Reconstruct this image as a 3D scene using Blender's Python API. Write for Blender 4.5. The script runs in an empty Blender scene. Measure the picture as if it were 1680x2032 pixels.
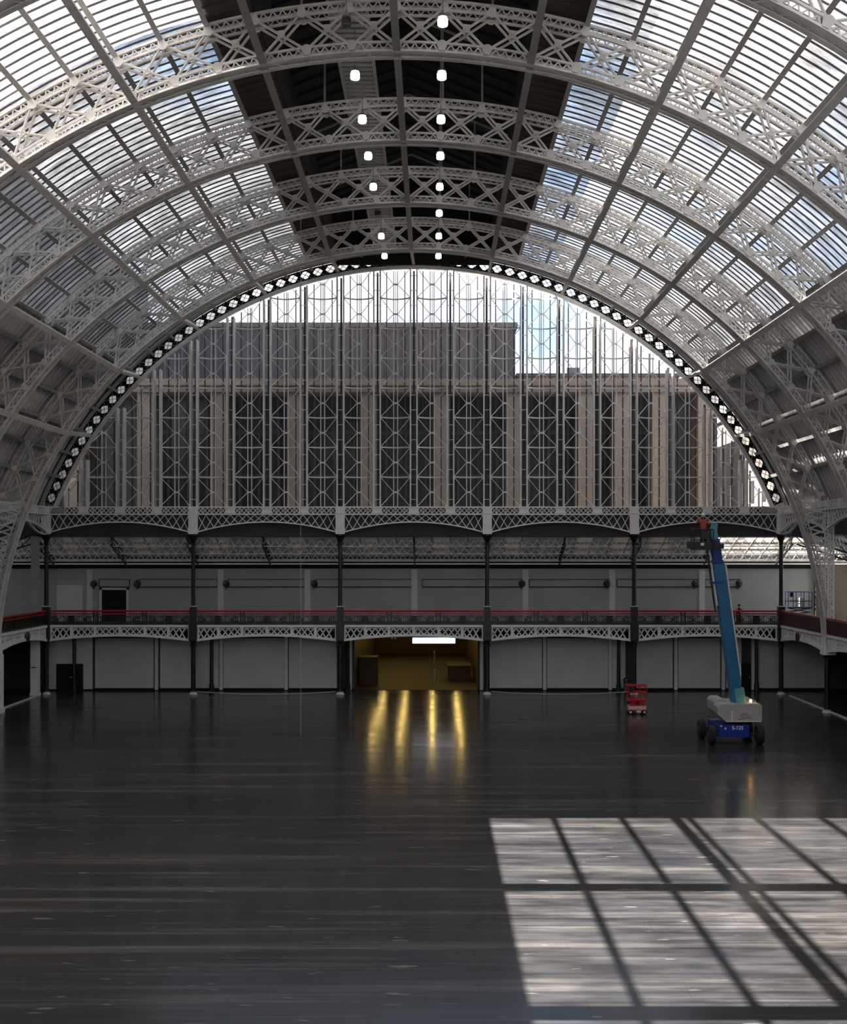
import bpy, math, random
from math import sin, cos, radians as R_, pi, sqrt
from mathutils import Vector, Matrix
random.seed(7)
S = bpy.context.scene
COL = S.collection

# ------------------------------------------------------------------ camera
F = 2546.0                      # focal length in pixels of the 1680x2032 frame
CX, CZ = 1.37, 10.0
cd = bpy.data.cameras.new('camera'); cam = bpy.data.objects.new('camera', cd); COL.objects.link(cam)
cam.location = (CX, 0, CZ); cam.rotation_euler = (pi/2, 0, 0)
cd.sensor_fit = 'VERTICAL'; cd.sensor_height = 36.0; cd.lens = F*36/2032
cd.shift_x = -19/2032; cd.shift_y = 82/2032
cd.clip_start = 0.5; cd.clip_end = 2000
S.camera = cam

# ------------------------------------------------------------------ sky, sun, exposure
S.view_settings.view_transform = 'Standard'; S.view_settings.look = 'None'
S.view_settings.gamma = 1; S.view_settings.use_curve_mapping = False
S.view_settings.exposure = 0.3
W = bpy.data.worlds.new('world'); S.world = W; W.use_nodes = True
nt = W.node_tree; nt.nodes.clear()
def N(t, typ, **kw):
    n = t.nodes.new(typ)
    for k, v in kw.items():
        if k in n.inputs: n.inputs[k].default_value = v
        else: setattr(n, k, v)
    return n
wo = N(nt, 'ShaderNodeOutputWorld'); bg = N(nt, 'ShaderNodeBackground'); nt.links.new(bg.outputs[0], wo.inputs[0])
tc = N(nt, 'ShaderNodeTexCoord'); mp = N(nt, 'ShaderNodeMapping'); mp.inputs['Scale'].default_value = (1.0, 1.0, 2.2)
mp.inputs['Location'].default_value = (0.18, 0.1, 0.0)
nz = N(nt, 'ShaderNodeTexNoise', Scale=2.6, Detail=6.0, Roughness=0.55)
cr = N(nt, 'ShaderNodeValToRGB'); cr.color_ramp.elements[0].position = 0.37; cr.color_ramp.elements[1].position = 0.50
cr.color_ramp.elements[0].color = (0.36, 0.60, 0.92, 1); cr.color_ramp.elements[1].color = (1.0, 0.965, 0.93, 1)
nt.links.new(tc.outputs['Generated'], mp.inputs[0]); nt.links.new(mp.outputs[0], nz.inputs['Vector'])
nt.links.new(nz.outputs['Fac'], cr.inputs[0]); nt.links.new(cr.outputs[0], bg.inputs[0])
bg.inputs[1].default_value = 2.2
sl = bpy.data.lights.new('sun', 'SUN'); sun = bpy.data.objects.new('sun', sl); COL.objects.link(sun)
sl.energy = 84.0; sl.angle = R_(0.27); sl.color = (1.0, 0.93, 0.83)
sun.rotation_euler = (0, -math.atan(1.01), 0); sun.location = (-60, 60, 90)

# ------------------------------------------------------------------ materials
MAT = {}
def mat(name, col, rough=0.6, metal=0.0, noise=0.0, nscale=1.0, bump=0.0, stretch=(1,1,1), emit=None, estr=0.0, spec=0.5, col2=None):
    m = bpy.data.materials.new(name); m.use_nodes = True; t = m.node_tree
    b = t.nodes['Principled BSDF']
    b.inputs['Base Color'].default_value = (*col, 1); b.inputs['Roughness'].default_value = rough
    b.inputs['Metallic'].default_value = metal; b.inputs['Specular IOR Level'].default_value = spec
    if noise or bump:
        c = N(t, 'ShaderNodeTexCoord'); mm = N(t, 'ShaderNodeMapping'); mm.inputs['Scale'].default_value = stretch
        n = N(t, 'ShaderNodeTexNoise', Scale=nscale, Detail=5.0, Roughness=0.6)
        t.links.new(c.outputs['Object'], mm.inputs[0]); t.links.new(mm.outputs[0], n.inputs['Vector'])
        if noise:
            mx = N(t, 'ShaderNodeMix', data_type='RGBA')
            c2 = col2 if col2 else tuple(max(0, v*(1-noise)) for v in col)
            mx.inputs[6].default_value = (*col, 1); mx.inputs[7].default_value = (*c2, 1)
            rr = N(t, 'ShaderNodeMapRange'); rr.inputs[1].default_value = 0.35; rr.inputs[2].default_value = 0.68
            t.links.new(n.outputs['Fac'], rr.inputs[0]); t.links.new(rr.outputs[0], mx.inputs[0])
            t.links.new(mx.outputs[2], b.inputs['Base Color'])
        if bump:
            bp = N(t, 'ShaderNodeBump', Strength=bump); bp.inputs['Distance'].default_value = 0.03
            t.links.new(n.outputs['Fac'], bp.inputs['Height']); t.links.new(bp.outputs[0], b.inputs['Normal'])
    if emit:
        b.inputs['Emission Color'].default_value = (*emit, 1); b.inputs['Emission Strength'].default_value = estr
    MAT[name] = m
    return m
iron = mat('painted_iron', (0.74, 0.72, 0.69), 0.5, noise=0.25, nscale=1.5)
iron_w = mat('white_iron', (0.90, 0.89, 0.88), 0.5, noise=0.12, nscale=3)
iron_g = mat('grey_iron', (0.36, 0.36, 0.35), 0.5, noise=0.2, nscale=2)
iron_k = mat('black_iron', (0.012, 0.012, 0.013), 0.35, noise=0.3, nscale=3)
dark_bar = mat('dark_bar', (0.035, 0.035, 0.038), 0.5, noise=0.3, nscale=3)
sheet = mat('grey_sheet', (0.60, 0.58, 0.57), 0.6, noise=0.3, nscale=0.6, stretch=(1, 0.3, 1))
crown_m = mat('crown_boards', (0.075, 0.062, 0.052), 0.8, noise=0.4, nscale=1.5, stretch=(0.3, 3, 0.3))
black_m = mat('lantern_black', (0.022, 0.022, 0.022), 0.9, noise=0.4, nscale=1)
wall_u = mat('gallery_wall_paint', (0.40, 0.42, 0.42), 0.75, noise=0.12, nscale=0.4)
wall_l = mat('shutter_paint', (0.58, 0.59, 0.59), 0.6, noise=0.12, nscale=0.5)
pil_m = mat('pilaster_paint', (0.68, 0.68, 0.67), 0.6, noise=0.1, nscale=1)
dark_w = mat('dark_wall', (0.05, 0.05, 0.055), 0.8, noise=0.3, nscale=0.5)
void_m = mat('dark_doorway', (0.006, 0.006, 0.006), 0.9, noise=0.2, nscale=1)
red_m = mat('red_rail', (0.42, 0.012, 0.025), 0.3, noise=0.25, nscale=2)
maroon = mat('maroon_iron', (0.05, 0.006, 0.010), 0.45, noise=0.4, nscale=3)
rope_m = mat('rope', (0.5, 0.5, 0.48), 0.8, noise=0.2, nscale=8)
blue_m = mat('boom_blue', (0.015, 0.15, 0.32), 0.35, noise=0.2, nscale=2)
blue_l = mat('boom_teal', (0.10, 0.34, 0.42), 0.4, noise=0.2, nscale=2)
blue_d = mat('chassis_blue', (0.006, 0.035, 0.30), 0.35, noise=0.25, nscale=3)
cw_m = mat('counterweight_grey', (0.42, 0.41, 0.42), 0.5, noise=0.2, nscale=2)
blue_k = mat('night_blue', (0.005, 0.010, 0.06), 0.4, noise=0.25, nscale=3)
lift_red = mat('lift_red', (0.55, 0.01, 0.015), 0.35, noise=0.25, nscale=4)
lift_pink = mat('lift_panel', (0.80, 0.45, 0.42), 0.5, noise=0.15, nscale=5)
white_m = mat('white_paint', (0.75, 0.75, 0.76), 0.5, noise=0.1, nscale=4)
rubber = mat('rubber', (0.012, 0.012, 0.012), 0.8, noise=0.3, nscale=5)
lamp_e = mat('lamp_glow', (0.9, 0.9, 0.85), 0.5, emit=(1.0, 0.97, 0.88), estr=9.0, noise=0.05, nscale=5)
warm_e = mat('warm_lamp', (0.9, 0.8, 0.5), 0.5, emit=(1.0, 0.68, 0.20), estr=30.0, noise=0.05, nscale=5)
box_e = mat('light_box_glow', (0.9, 0.9, 0.95), 0.5, emit=(0.9, 0.9, 1.0), estr=1.1, noise=0.05, nscale=5)
amber_e = mat('amber_beacon', (1.0, 0.6, 0.2), 0.3, emit=(1.0, 0.48, 0.10), estr=14.0, noise=0.05, nscale=5)
lens_k = mat('unlit_lens', (0.08, 0.08, 0.09), 0.3, noise=0.2, nscale=5)
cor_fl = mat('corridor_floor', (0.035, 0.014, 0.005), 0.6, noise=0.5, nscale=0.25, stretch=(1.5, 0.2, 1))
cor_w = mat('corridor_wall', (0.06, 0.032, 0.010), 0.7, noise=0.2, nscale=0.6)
stone = mat('pale_stone', (0.30, 0.25, 0.20), 0.8, noise=0.25, nscale=0.35)
stone2 = mat('warm_stone', (0.11, 0.092, 0.070), 0.8, noise=0.2, nscale=0.3)
office = mat('dark_cladding', (0.06, 0.06, 0.07), 0.7, noise=0.35, nscale=0.3, stretch=(1, 1, 0.1))
office2 = mat('grey_cladding', (0.09, 0.09, 0.10), 0.7, noise=0.3, nscale=0.2, stretch=(1, 1, 0.2))
bay_m = mat('dark_window_bay', (0.006, 0.007, 0.008), 0.35, noise=0.5, nscale=0.4, stretch=(2, 1, 0.3))
asph = mat('asphalt', (0.08, 0.08, 0.08), 0.9, noise=0.3, nscale=0.2)
skin_m = mat('skin', (0.42, 0.25, 0.18), 0.6, noise=0.1, nscale=9)
cloth_r = mat('red_jacket', (0.42, 0.07, 0.05), 0.8, noise=0.3, nscale=6)
cloth_k = mat('dark_cloth', (0.02, 0.02, 0.03), 0.8, noise=0.3, nscale=6)
hair_m = mat('dark_hair', (0.01, 0.008, 0.006), 0.7, noise=0.3, nscale=6)
bin_m = mat('green_bin', (0.05, 0.11, 0.09), 0.6, noise=0.3, nscale=4)

def glass(name, trans, tint, milk, nscale=0.35, gloss=0.06, rough=0.15, obj_noise=True, dirt=0.0, film=0.35):
    """dirty glass: see-through, part milky film lit from behind, a little gloss"""
    m = bpy.data.materials.new(name); m.use_nodes = True; t = m.node_tree; t.nodes.clear()
    o = N(t, 'ShaderNodeOutputMaterial'); tr = N(t, 'ShaderNodeBsdfTransparent'); tr.inputs[0].default_value = (*tint, 1)
    tl = N(t, 'ShaderNodeBsdfTranslucent'); tl.inputs[0].default_value = (0.78, 0.76, 0.74, 1)
    df = N(t, 'ShaderNodeBsdfDiffuse'); df.inputs[0].default_value = (0.30, 0.29, 0.28, 1)
    ms = N(t, 'ShaderNodeMixShader'); ms.inputs[0].default_value = film
    t.links.new(tl.outputs[0], ms.inputs[1]); t.links.new(df.outputs[0], ms.inputs[2])
    gl = N(t, 'ShaderNodeBsdfGlossy', Roughness=rough)
    m1 = N(t, 'ShaderNodeMixShader'); m2 = N(t, 'ShaderNodeMixShader')
    g = N(t, 'ShaderNodeNewGeometry'); n = N(t, 'ShaderNodeTexNoise', Scale=nscale, Detail=5.0)
    t.links.new(g.outputs['Position'], n.inputs['Vector'])
    oi = N(t, 'ShaderNodeObjectInfo')
    mr = N(t, 'ShaderNodeMapRange'); mr.inputs[1].default_value = 0.35; mr.inputs[2].default_value = 0.65
    mr.inputs[3].default_value = milk*0.55; mr.inputs[4].default_value = min(0.98, milk*1.45)
    t.links.new(n.outputs['Fac'], mr.inputs[0])
    ad = N(t, 'ShaderNodeMath', operation='MULTIPLY_ADD'); ad.inputs[1].default_value = 0.07 if obj_noise else 0.0
    t.links.new(oi.outputs['Random'], ad.inputs[0]); t.links.new(mr.outputs[0], ad.inputs[2])
    t.links.new(ad.outputs[0], m1.inputs[0]); t.links.new(tr.outputs[0], m1.inputs[1]); t.links.new(ms.outputs[0], m1.inputs[2])
    if dirt:      # soot stains darken the see-through part
        n2 = N(t, 'ShaderNodeTexNoise', Scale=0.45, Detail=6.0, Roughness=0.7); mp2 = N(t, 'ShaderNodeMapping'); mp2.inputs['Scale'].default_value = (1, 2.5, 1)
        t.links.new(g.outputs['Position'], mp2.inputs[0]); t.links.new(mp2.outputs[0], n2.inputs['Vector'])
        r2 = N(t, 'ShaderNodeMapRange'); r2.inputs[1].default_value = 0.36; r2.inputs[2].default_value = 0.62; r2.inputs[3].default_value = 1-dirt; r2.inputs[4].default_value = 1.0
        t.links.new(n2.outputs['Fac'], r2.inputs[0])
        cx = N(t, 'ShaderNodeMix', data_type='RGBA', blend_type='MULTIPLY'); cx.inputs[0].default_value = 1.0; cx.inputs[6].default_value = (*tint, 1)
        t.links.new(r2.outputs[0], cx.inputs[7]); t.links.new(cx.outputs[2], tr.inputs[0])
    fr = N(t, 'ShaderNodeFresnel'); fr.inputs[0].default_value = 1.3
    mm = N(t, 'ShaderNodeMath', operation='MULTIPLY'); mm.inputs[1].default_value = gloss*4
    t.links.new(fr.outputs[0], mm.inputs[0]); t.links.new(mm.outputs[0], m2.inputs[0])
    t.links.new(m1.outputs[0], m2.inputs[1]); t.links.new(gl.outputs[0], m2.inputs[2]); t.links.new(m2.outputs[0], o.inputs[0])
    MAT[name] = m
    return m
roof_g = glass('roof_glass', 1, (0.80, 0.80, 0.82), 0.10, nscale=0.22, dirt=0.5)
end_g = glass('window_glass', 1, (0.80, 0.80, 0.82), 0.012, nscale=0.6, gloss=0.03, rough=0.03, obj_noise=False)
dia_g = glass('diamond_glass', 1, (0.95, 0.95, 0.95), 0.5, nscale=0.4, gloss=0.02, film=0.05)
clear_g = glass('clear_glass', 1, (0.96, 0.96, 0.97), 0.02, obj_noise=False)
lean_g = glass('leanto_glass', 1, (0.52, 0.52, 0.52), 0.08, nscale=1.2, obj_noise=False)

# floor: worn black paint over board, light scuffs, cross joints
def floor_material():
    m = bpy.data.materials.new('worn_black_floor'); m.use_nodes = True; t = m.node_tree; b = t.nodes['Principled BSDF']
    L = t.links
    g = N(t, 'ShaderNodeNewGeometry')
    def noise(scale, st, detail=5.0, rough=0.6):
        mm = N(t, 'ShaderNodeMapping'); mm.inputs['Scale'].default_value = st
        n = N(t, 'ShaderNodeTexNoise', Scale=scale, Detail=detail, Roughness=rough)
        L.new(g.outputs['Position'], mm.inputs[0]); L.new(mm.outputs[0], n.inputs['Vector']); return n
    def rng(src, a, b_, c, d):
        r = N(t, 'ShaderNodeMapRange'); r.inputs[1].default_value = a; r.inputs[2].default_value = b_
        r.inputs[3].default_value = c; r.inputs[4].default_value = d; L.new(src, r.inputs[0]); return r
    def mix(fac, a, bcol, blend='MIX'):
        x = N(t, 'ShaderNodeMix', data_type='RGBA', blend_type=blend)
        L.new(fac, x.inputs[0])
        if isinstance(a, tuple): x.inputs[6].default_value = (*a, 1)
        else: L.new(a, x.inputs[6])
        x.inputs[7].default_value = (*bcol, 1); return x
    big = noise(0.09, (1, 1, 1))
    base = mix(rng(big.outputs['Fac'], 0.35, 0.65, 0, 1).outputs[0], (0.027, 0.028, 0.034), (0.043, 0.042, 0.040))
    st1 = noise(1.0, (0.05, 1.3, 1), 6.0, 0.7)            # long wear marks across the hall
    c1 = mix(rng(st1.outputs['Fac'], 0.50, 0.70, 0, 0.85).outputs[0], base.outputs[2], (0.120, 0.114, 0.104))
    st2 = noise(1.0, (0.10, 3.2, 1), 4.0, 0.6)
    c2 = mix(rng(st2.outputs['Fac'], 0.30, 0.44, 0.8, 0).outputs[0], c1.outputs[2], (0.033, 0.032, 0.031))
    sc = noise(1.0, (0.9, 4.2, 1), 2.0, 0.4)             # isolated pale scuffs
    c3 = mix(rng(sc.outputs['Fac'], 0.70, 0.73, 0, 0.8).outputs[0], c2.outputs[2], (0.155, 0.15, 0.14))
    # joints between floor sheets
    br = N(t, 'ShaderNodeTexBrick'); br.inputs['Scale'].default_value = 1.0
    br.inputs['Color1'].default_value = (1, 1, 1, 1); br.inputs['Color2'].default_value = (0.9, 0.9, 0.9, 1); br.inputs['Mortar'].default_value = (0.55, 0.55, 0.55, 1)
    br.inputs['Mortar Size'].default_value = 0.012; br.inputs['Brick Width'].default_value = 4.8; br.inputs['Row Height'].default_value = 1.2
    L.new(g.outputs['Position'], br.inputs['Vector'])
    c4 = N(t, 'ShaderNodeMix', data_type='RGBA', blend_type='MULTIPLY'); c4.inputs[0].default_value = 0.4
    L.new(c3.outputs[2], c4.inputs[6]); L.new(br.outputs['Color'], c4.inputs[7])
    L.new(c4.outputs[2], b.inputs['Base Color'])
    rg = noise(0.5, (0.4, 1.5, 1))
    L.new(rng(rg.outputs['Fac'], 0.35, 0.7, 0.13, 0.22).outputs[0], b.inputs['Roughness'])
    bp = N(t, 'ShaderNodeBump', Strength=0.09); bp.inputs['Distance'].default_value = 0.02
    wv = noise(1.0, (0.5, 2.0, 1), 3.0, 0.5)
    L.new(wv.outputs['Fac'], bp.inputs['Height']); L.new(bp.outputs[0], b.inputs['Normal'])
    b.inputs['Specular IOR Level'].default_value = 0.07
    MAT['floor'] = m
    return m
floor_m = floor_material()

# ------------------------------------------------------------------ mesh helpers
class MB:
    def __init__(s): s.v = []; s.f = []
    def add(s, vs, fs):
        o = len(s.v); s.v += [tuple(v) for v in vs]; s.f += [tuple(i+o for i in f) for f in fs]
    HF = [(0,3,2,1), (4,5,6,7), (0,1,5,4), (1,2,6,5), (2,3,7,6), (3,0,4,7)]
    def box(s, x0, x1, y0, y1, z0, z1):
        s.add([(x0,y0,z0),(x1,y0,z0),(x1,y1,z0),(x0,y1,z0),(x0,y0,z1),(x1,y0,z1),(x1,y1,z1),(x0,y1,z1)], s.HF); return s
    def bar(s, a, b, w, h=None, up=(0,1,0)):
        """bar a->b; w across, h along 'up'"""
        h = w if h is None else h
        a = Vector(a); b = Vector(b); d = b-a
        if d.length < 1e-4: return s
        d.normalize(); u = Vector(up); u = u - d*u.dot(d)
        if u.length < 1e-3: u = Vector((1,0,0)) if abs(d.x) < .9 else Vector((0,0,1)); u = u - d*u.dot(d)
        u.normalize(); r = d.cross(u)
        P = []
        for p in (a, b):
            for (i, j) in ((-1,-1),(1,-1),(1,1),(-1,1)): P.append(p + r*(w/2*i) + u*(h/2*j))
        s.add(P, s.HF); return s
    def arc(s, R0, R1, t0, t1, n, y0, y1):
        """curved box in the polar x-z plane (angle from vertical, degrees)"""
        vs = []; fs = []
        for i in range(n+1):
            t = R_(t0+(t1-t0)*i/n); sn, cs = sin(t), cos(t)
            vs += [(R0*sn,y0,R0*cs),(R1*sn,y0,R1*cs),(R1*sn,y1,R1*cs),(R0*sn,y1,R0*cs)]
        for i in range(n):
            a = 4*i; b = a+4
            for k in range(4): fs.append((a+k, a+(k+1)%4, b+(k+1)%4, b+k))
        fs += [(0,3,2,1), (4*n,4*n+1,4*n+2,4*n+3)]
        s.add(vs, fs); return s
    def lathe(s, prof, n=12, cx=0, cy=0):
        vs = []; fs = []
        for (r, z) in prof:
            for k in range(n): vs.append((cx+r*cos(2*pi*k/n), cy+r*sin(2*pi*k/n), z))
        for i in range(len(prof)-1):
            for k in range(n): fs.append((i*n+k, i*n+(k+1)%n, (i+1)*n+(k+1)%n, (i+1)*n+k))
        fs.append(tuple(range(n-1, -1, -1))); fs.append(tuple((len(prof)-1)*n+k for k in range(n)))
        s.add(vs, fs); return s
    def tube(s, pts, r, n=6):
        P = [Vector(p) for p in pts]; vs = []; fs = []
        for i, p in enumerate(P):
            d = (P[min(i+1, len(P)-1)] - P[max(i-1, 0)]).normalized()
            u = Vector((0,0,1)) if abs(d.z) < .9 else Vector((1,0,0)); a = d.cross(u).normalized(); b = d.cross(a)
            for k in range(n): vs.append(p + a*(r*cos(2*pi*k/n)) + b*(r*sin(2*pi*k/n)))
        for i in range(len(P)-1):
            for k in range(n): fs.append((i*n+k, i*n+(k+1)%n, (i+1)*n+(k+1)%n, (i+1)*n+k))
        fs.append(tuple(range(n))); fs.append(tuple((len(P)-1)*n+n-1-k for k in range(n)))
        s.add(vs, fs); return s
    def prism(s, pts, y0, y1):
        """polygon in x-z extruded along y"""
        n = len(pts); vs = [(x, y0, z) for x, z in pts] + [(x, y1, z) for x, z in pts]
        s.add(vs, [tuple(range(n)), tuple(range(2*n-1, n-1, -1))] + [(i, i+n, (i+1)%n+n, (i+1)%n) for i in range(n)]); return s
    def mesh(s, name, m):
        me = bpy.data.meshes.new(name); me.from_pydata(s.v, [], s.f); me.update(); me.materials.append(m)
        return me
    def build(s, name, m, parent=None, loc=(0,0,0), bevel=0, smooth=False):
        me = s.mesh(name, m)
        if smooth:
            for p in me.polygons: p.use_smooth = True
        return link(name, me, parent, loc, bevel)
def link(name, me, parent=None, loc=(0,0,0), bevel=0, rot=None):
    o = bpy.data.objects.new(name, me); COL.objects.link(o); o.location = loc
    if rot: o.rotation_euler = rot
    if parent: o.parent = parent
    if bevel:
        b = o.modifiers.new('bevel', 'BEVEL'); b.width = bevel; b.segments = 2; b.limit_method = 'ANGLE'
    return o
def tag(o, label=None, cat=None, group=None, kind=None):
    if label: o['label'] = label
    if cat: o['category'] = cat
    if group: o['group'] = group
    if kind: o['kind'] = kind
    return o
def empty(name, loc, label, cat, group=None, kind=None, rz=0):
    o = bpy.data.objects.new(name, None); COL.objects.link(o); o.location = loc; o.rotation_euler = (0,0,rz); o.empty_display_size = .5
    return tag(o, label, cat, group, kind)
def kids(o): return [c for c in COL.objects if c.parent == o]
TREE = {}
def copy_tree(o, loc, label, rz=None):
    r = o.copy(); COL.objects.link(r); r.location = loc; r['label'] = label
    if rz is not None: r.rotation_euler = (0,0,rz)
    if o not in TREE: TREE[o] = [(c, kids(c)) for c in kids(o)]
    for c, gs in TREE[o]:
        d = c.copy(); COL.objects.link(d); d.parent = r
        for g in gs:
            e = g.copy(); COL.objects.link(e); e.parent = d
    return r

# ------------------------------------------------------------------ main dimensions
YE = 90.9; PITCH = 10.5; ZC = 3.1
RI, RO, RG = 25.9, 27.9, 28.2
ribY = [YE - PITCH*k for k in range(1, 7)]      # 80.4 .. 27.9
STEP = 3.75
def pol(t, r, y=0): return Vector((r*sin(R_(t)), y, r*cos(R_(t))))

# ================================================================== THE SETTING
tag(MB().box(-32.5, 32.5, -6, YE+2.75, -0.3, 0).build('floor', floor_m), 'worn black hall floor with pale scuffs and a sunlit patch on the right', 'floor', kind='structure')
tag(MB().box(-300, 300, -100, 400, -0.8, -0.32).build('ground', asph), 'asphalt ground outside the hall', 'ground', kind='structure')
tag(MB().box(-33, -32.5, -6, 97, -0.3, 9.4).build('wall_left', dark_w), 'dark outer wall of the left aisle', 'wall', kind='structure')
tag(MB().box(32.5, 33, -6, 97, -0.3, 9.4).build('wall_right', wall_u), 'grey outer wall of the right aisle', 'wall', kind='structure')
wb = MB(); wb.box(-33, 33, -6.5, -6, -0.3, 12)
tag(wb.build('wall_back', sheet), 'grey wall closing the hall behind the viewer', 'wall', kind='structure')
w2 = empty('window_2', (0, -5.0, 0), 'matching arched end window behind the viewer', 'window', kind='structure')
MB().box(-27, 27, -1.5, 1.1, 11.9, 12.1).build('sill', iron, w2); MB().arc(28.2, 28.6, -72, 72, 60, -.2, 1.4).build('arch_flange', iron_g, w2, (0, 0, ZC))
for k in range(20):
    x0 = -26+2.6*k; x1 = x0+2.6
    za = ZC+sqrt(28.3**2-x0*x0); zb = ZC+sqrt(28.3**2-x1*x1); zm = ZC+sqrt(28.3**2-((x0+x1)/2)**2)
    MB().prism([(x0, 12), (x1, 12), (x1, zb), ((x0+x1)/2, zm), (x0, za)], 0, .02).build('pane', clear_g, w2)
    MB().box(x0-.1, x0+.1, -.05, .3, 12, za).build('mullion', iron_g, w2)
for z in range(14, 30, 2):
    xx = sqrt(max(1, 28.2**2-(z-ZC)**2)); xx = min(xx, 26); MB().box(-xx, xx, -.02, .2, z, z+.1).build('transom', iron_g, w2)

# upper gallery wall, with recessed long panels, and its dark band
YU = 96.5; SU = F/YU
def ux(px): return (px-859)/SU + CX
def uz(py): return CZ - (py-1098)/SU
wu = MB(); wu.box(-32.5, 32.5, YU, YU+.4, 4.9, 9.0)
wallu = tag(wu.build('wall_gallery', wall_u), 'grey back wall of the upper gallery', 'wall', kind='structure')
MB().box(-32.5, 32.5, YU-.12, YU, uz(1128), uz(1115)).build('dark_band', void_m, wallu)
MB().box(-32.5, 32.5, YU-.35, YU, uz(1114), uz(1109)).build('ledge', pil_m, wallu)
for (a, b) in ((196, 258), (275, 433), (452, 606), (626, 818), (837, 1038), (1049, 1208), (1223, 1385), (1397, 1468)):
    p = MB(); x0, x1, z0, z1 = ux(a), ux(b), uz(1166), uz(1149)
    p.box(x0, x1, YU-.06, YU, z0, z0+.09).box(x0, x1, YU-.06, YU, z1-.05, z1).box(x0, x0+.06, YU-.06, YU, z0, z1).box(x1-.06, x1, YU-.06, YU, z0, z1)
    p.build('panel_frame', dark_w, wallu)
MB().box(ux(113), ux(164), YU-.1, YU, 4.9, uz(1161)).build('wall_board', pil_m, wallu)
for px in (178, 438, 610, 822, 1042, 1214, 1392):
    MB().box(ux(px)-.22, ux(px)+.22, YU-.08, YU, 4.9, uz(1130)).build('pilaster', pil_m, wallu)
d = empty('door_1', (ux(227), YU-.05, 4.9), 'black double door on the upper gallery at the left', 'door', kind='structure')
MB().box(-.92, .92, -.05, 0, 0, 2.35).build('door_leaf', void_m, d)
MB().box(-1.1, -.92, -.1, 0, 0, 2.5).box(.92, 1.1, -.1, 0, 0, 2.5).box(-1.1, 1.1, -.1, 0, 2.35, 2.5).build('door_frame', pil_m, d)

# lower wall under the gallery, with an opening
YL = 93.6; SL = F/YL
def lx(px): return (px-859)/SL + CX
OX0, OX1 = lx(703), lx(948)
wl = MB(); wl.box(-32.5, OX0, YL, YL+.4, 0, 4.4).box(OX1, 32.5, YL, YL+.4, 0, 4.4).box(OX0, OX1, YL, YL+.4, 3.9, 4.4)
walll = tag(wl.build('wall_end', dark_w), 'wall under the end gallery with grey shutters and a wide opening', 'wall', kind='structure')
MB().box(-32.5, OX0, YL-.06, YL, 0, .16).box(OX1, 32.5, YL-.06, YL, 0, .16).build('skirting', void_m, walll)
for (a, b) in ((93, 112), (166, 184)):
    MB().box(lx(a), lx(b), YL-.08, YL, .1, 3.9).build('white_panel', pil_m, walll)
MB().box(lx(112), lx(166), YL-.08, YL, 1.95, 3.9).build('white_panel', pil_m, walll)
for (a, b) in ((189, 305), (318, 434), (443, 564), (573, 668), (971, 1075), (1085, 1206), (1214, 1240), (1262, 1334), (1345, 1428), (1440, 1470), (1500, 1640)):
    p = MB(); x0, x1 = lx(a), lx(b)
    p.box(x0, x1, YL-.07, YL, .18, 3.25)
    z = 3.25
    while z < 3.8: p.box(x0, x1, YL-.07, YL, z+.01, z+.13); z += .14
    p.build('shutter', wall_l, walll)
for px in (311, 439, 568, 676, 695, 955, 1080, 1210, 1340, 1434, 1493):
    MB().box(lx(px)-.12, lx(px)+.12, YL-.16, YL, .05, 3.95).build('pilaster', pil_m, walll)
d = empty('door_2', (lx(138), YL-.08, 0), 'black double door under the gallery at the far left', 'door', kind='structure')
MB().box(-.93, -.01, -.06, 0, 0.02, 1.92).build('door_leaf', void_m, d); MB().box(.01, .93, -.06, 0, 0.02, 1.92).build('door_leaf', void_m, d)
h = MB(); h.box(.05, .25, -.1, -.06, .95, 1.0).build('door_handle', pil_m, d)
d = empty('door_3', (lx(1479), YL-.08, 0), 'narrow black door behind the boom lift', 'door', kind='structure')
MB().box(-.34, .34, -.06, 0, 0.02, 2.0).build('door_leaf', void_m, d)
MB().box(.2, .28, -.1, -.06, .95, 1.0).build('door_handle', pil_m, d)

# gallery decks
tag(MB().box(-32.5, 32.5, YE+.12, YU, 4.42, 4.9).build('floor_gallery_end', dark_w), 'dark deck of the end gallery', 'floor', kind='structure')
tag(MB().box(-32.5, -26.15, -6, YE+.1, 4.42, 4.9).build('floor_gallery_left', dark_w), 'dark deck of the left gallery', 'floor', kind='structure')
tag(MB().box(26.15, 32.5, -6, YE+.1, 4.42, 4.9).build('floor_gallery_right', dark_w), 'dark deck of the right gallery', 'floor', kind='structure')

# corridor beyond the opening
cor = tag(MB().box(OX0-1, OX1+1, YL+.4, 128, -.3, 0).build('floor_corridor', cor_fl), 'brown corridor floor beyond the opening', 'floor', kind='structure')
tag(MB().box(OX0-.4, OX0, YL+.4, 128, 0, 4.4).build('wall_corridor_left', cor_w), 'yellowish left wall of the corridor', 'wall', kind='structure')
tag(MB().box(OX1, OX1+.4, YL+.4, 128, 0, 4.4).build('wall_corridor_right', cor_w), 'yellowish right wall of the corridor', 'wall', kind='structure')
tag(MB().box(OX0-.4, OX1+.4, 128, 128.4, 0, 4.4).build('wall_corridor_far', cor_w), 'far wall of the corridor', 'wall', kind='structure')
tag(MB().box(OX0-.4, OX1+.4, YL+.4, 128.4, 4.4, 4.55).build('ceiling_corridor', cor_w), 'corridor ceiling', 'ceiling', kind='structure')

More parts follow.
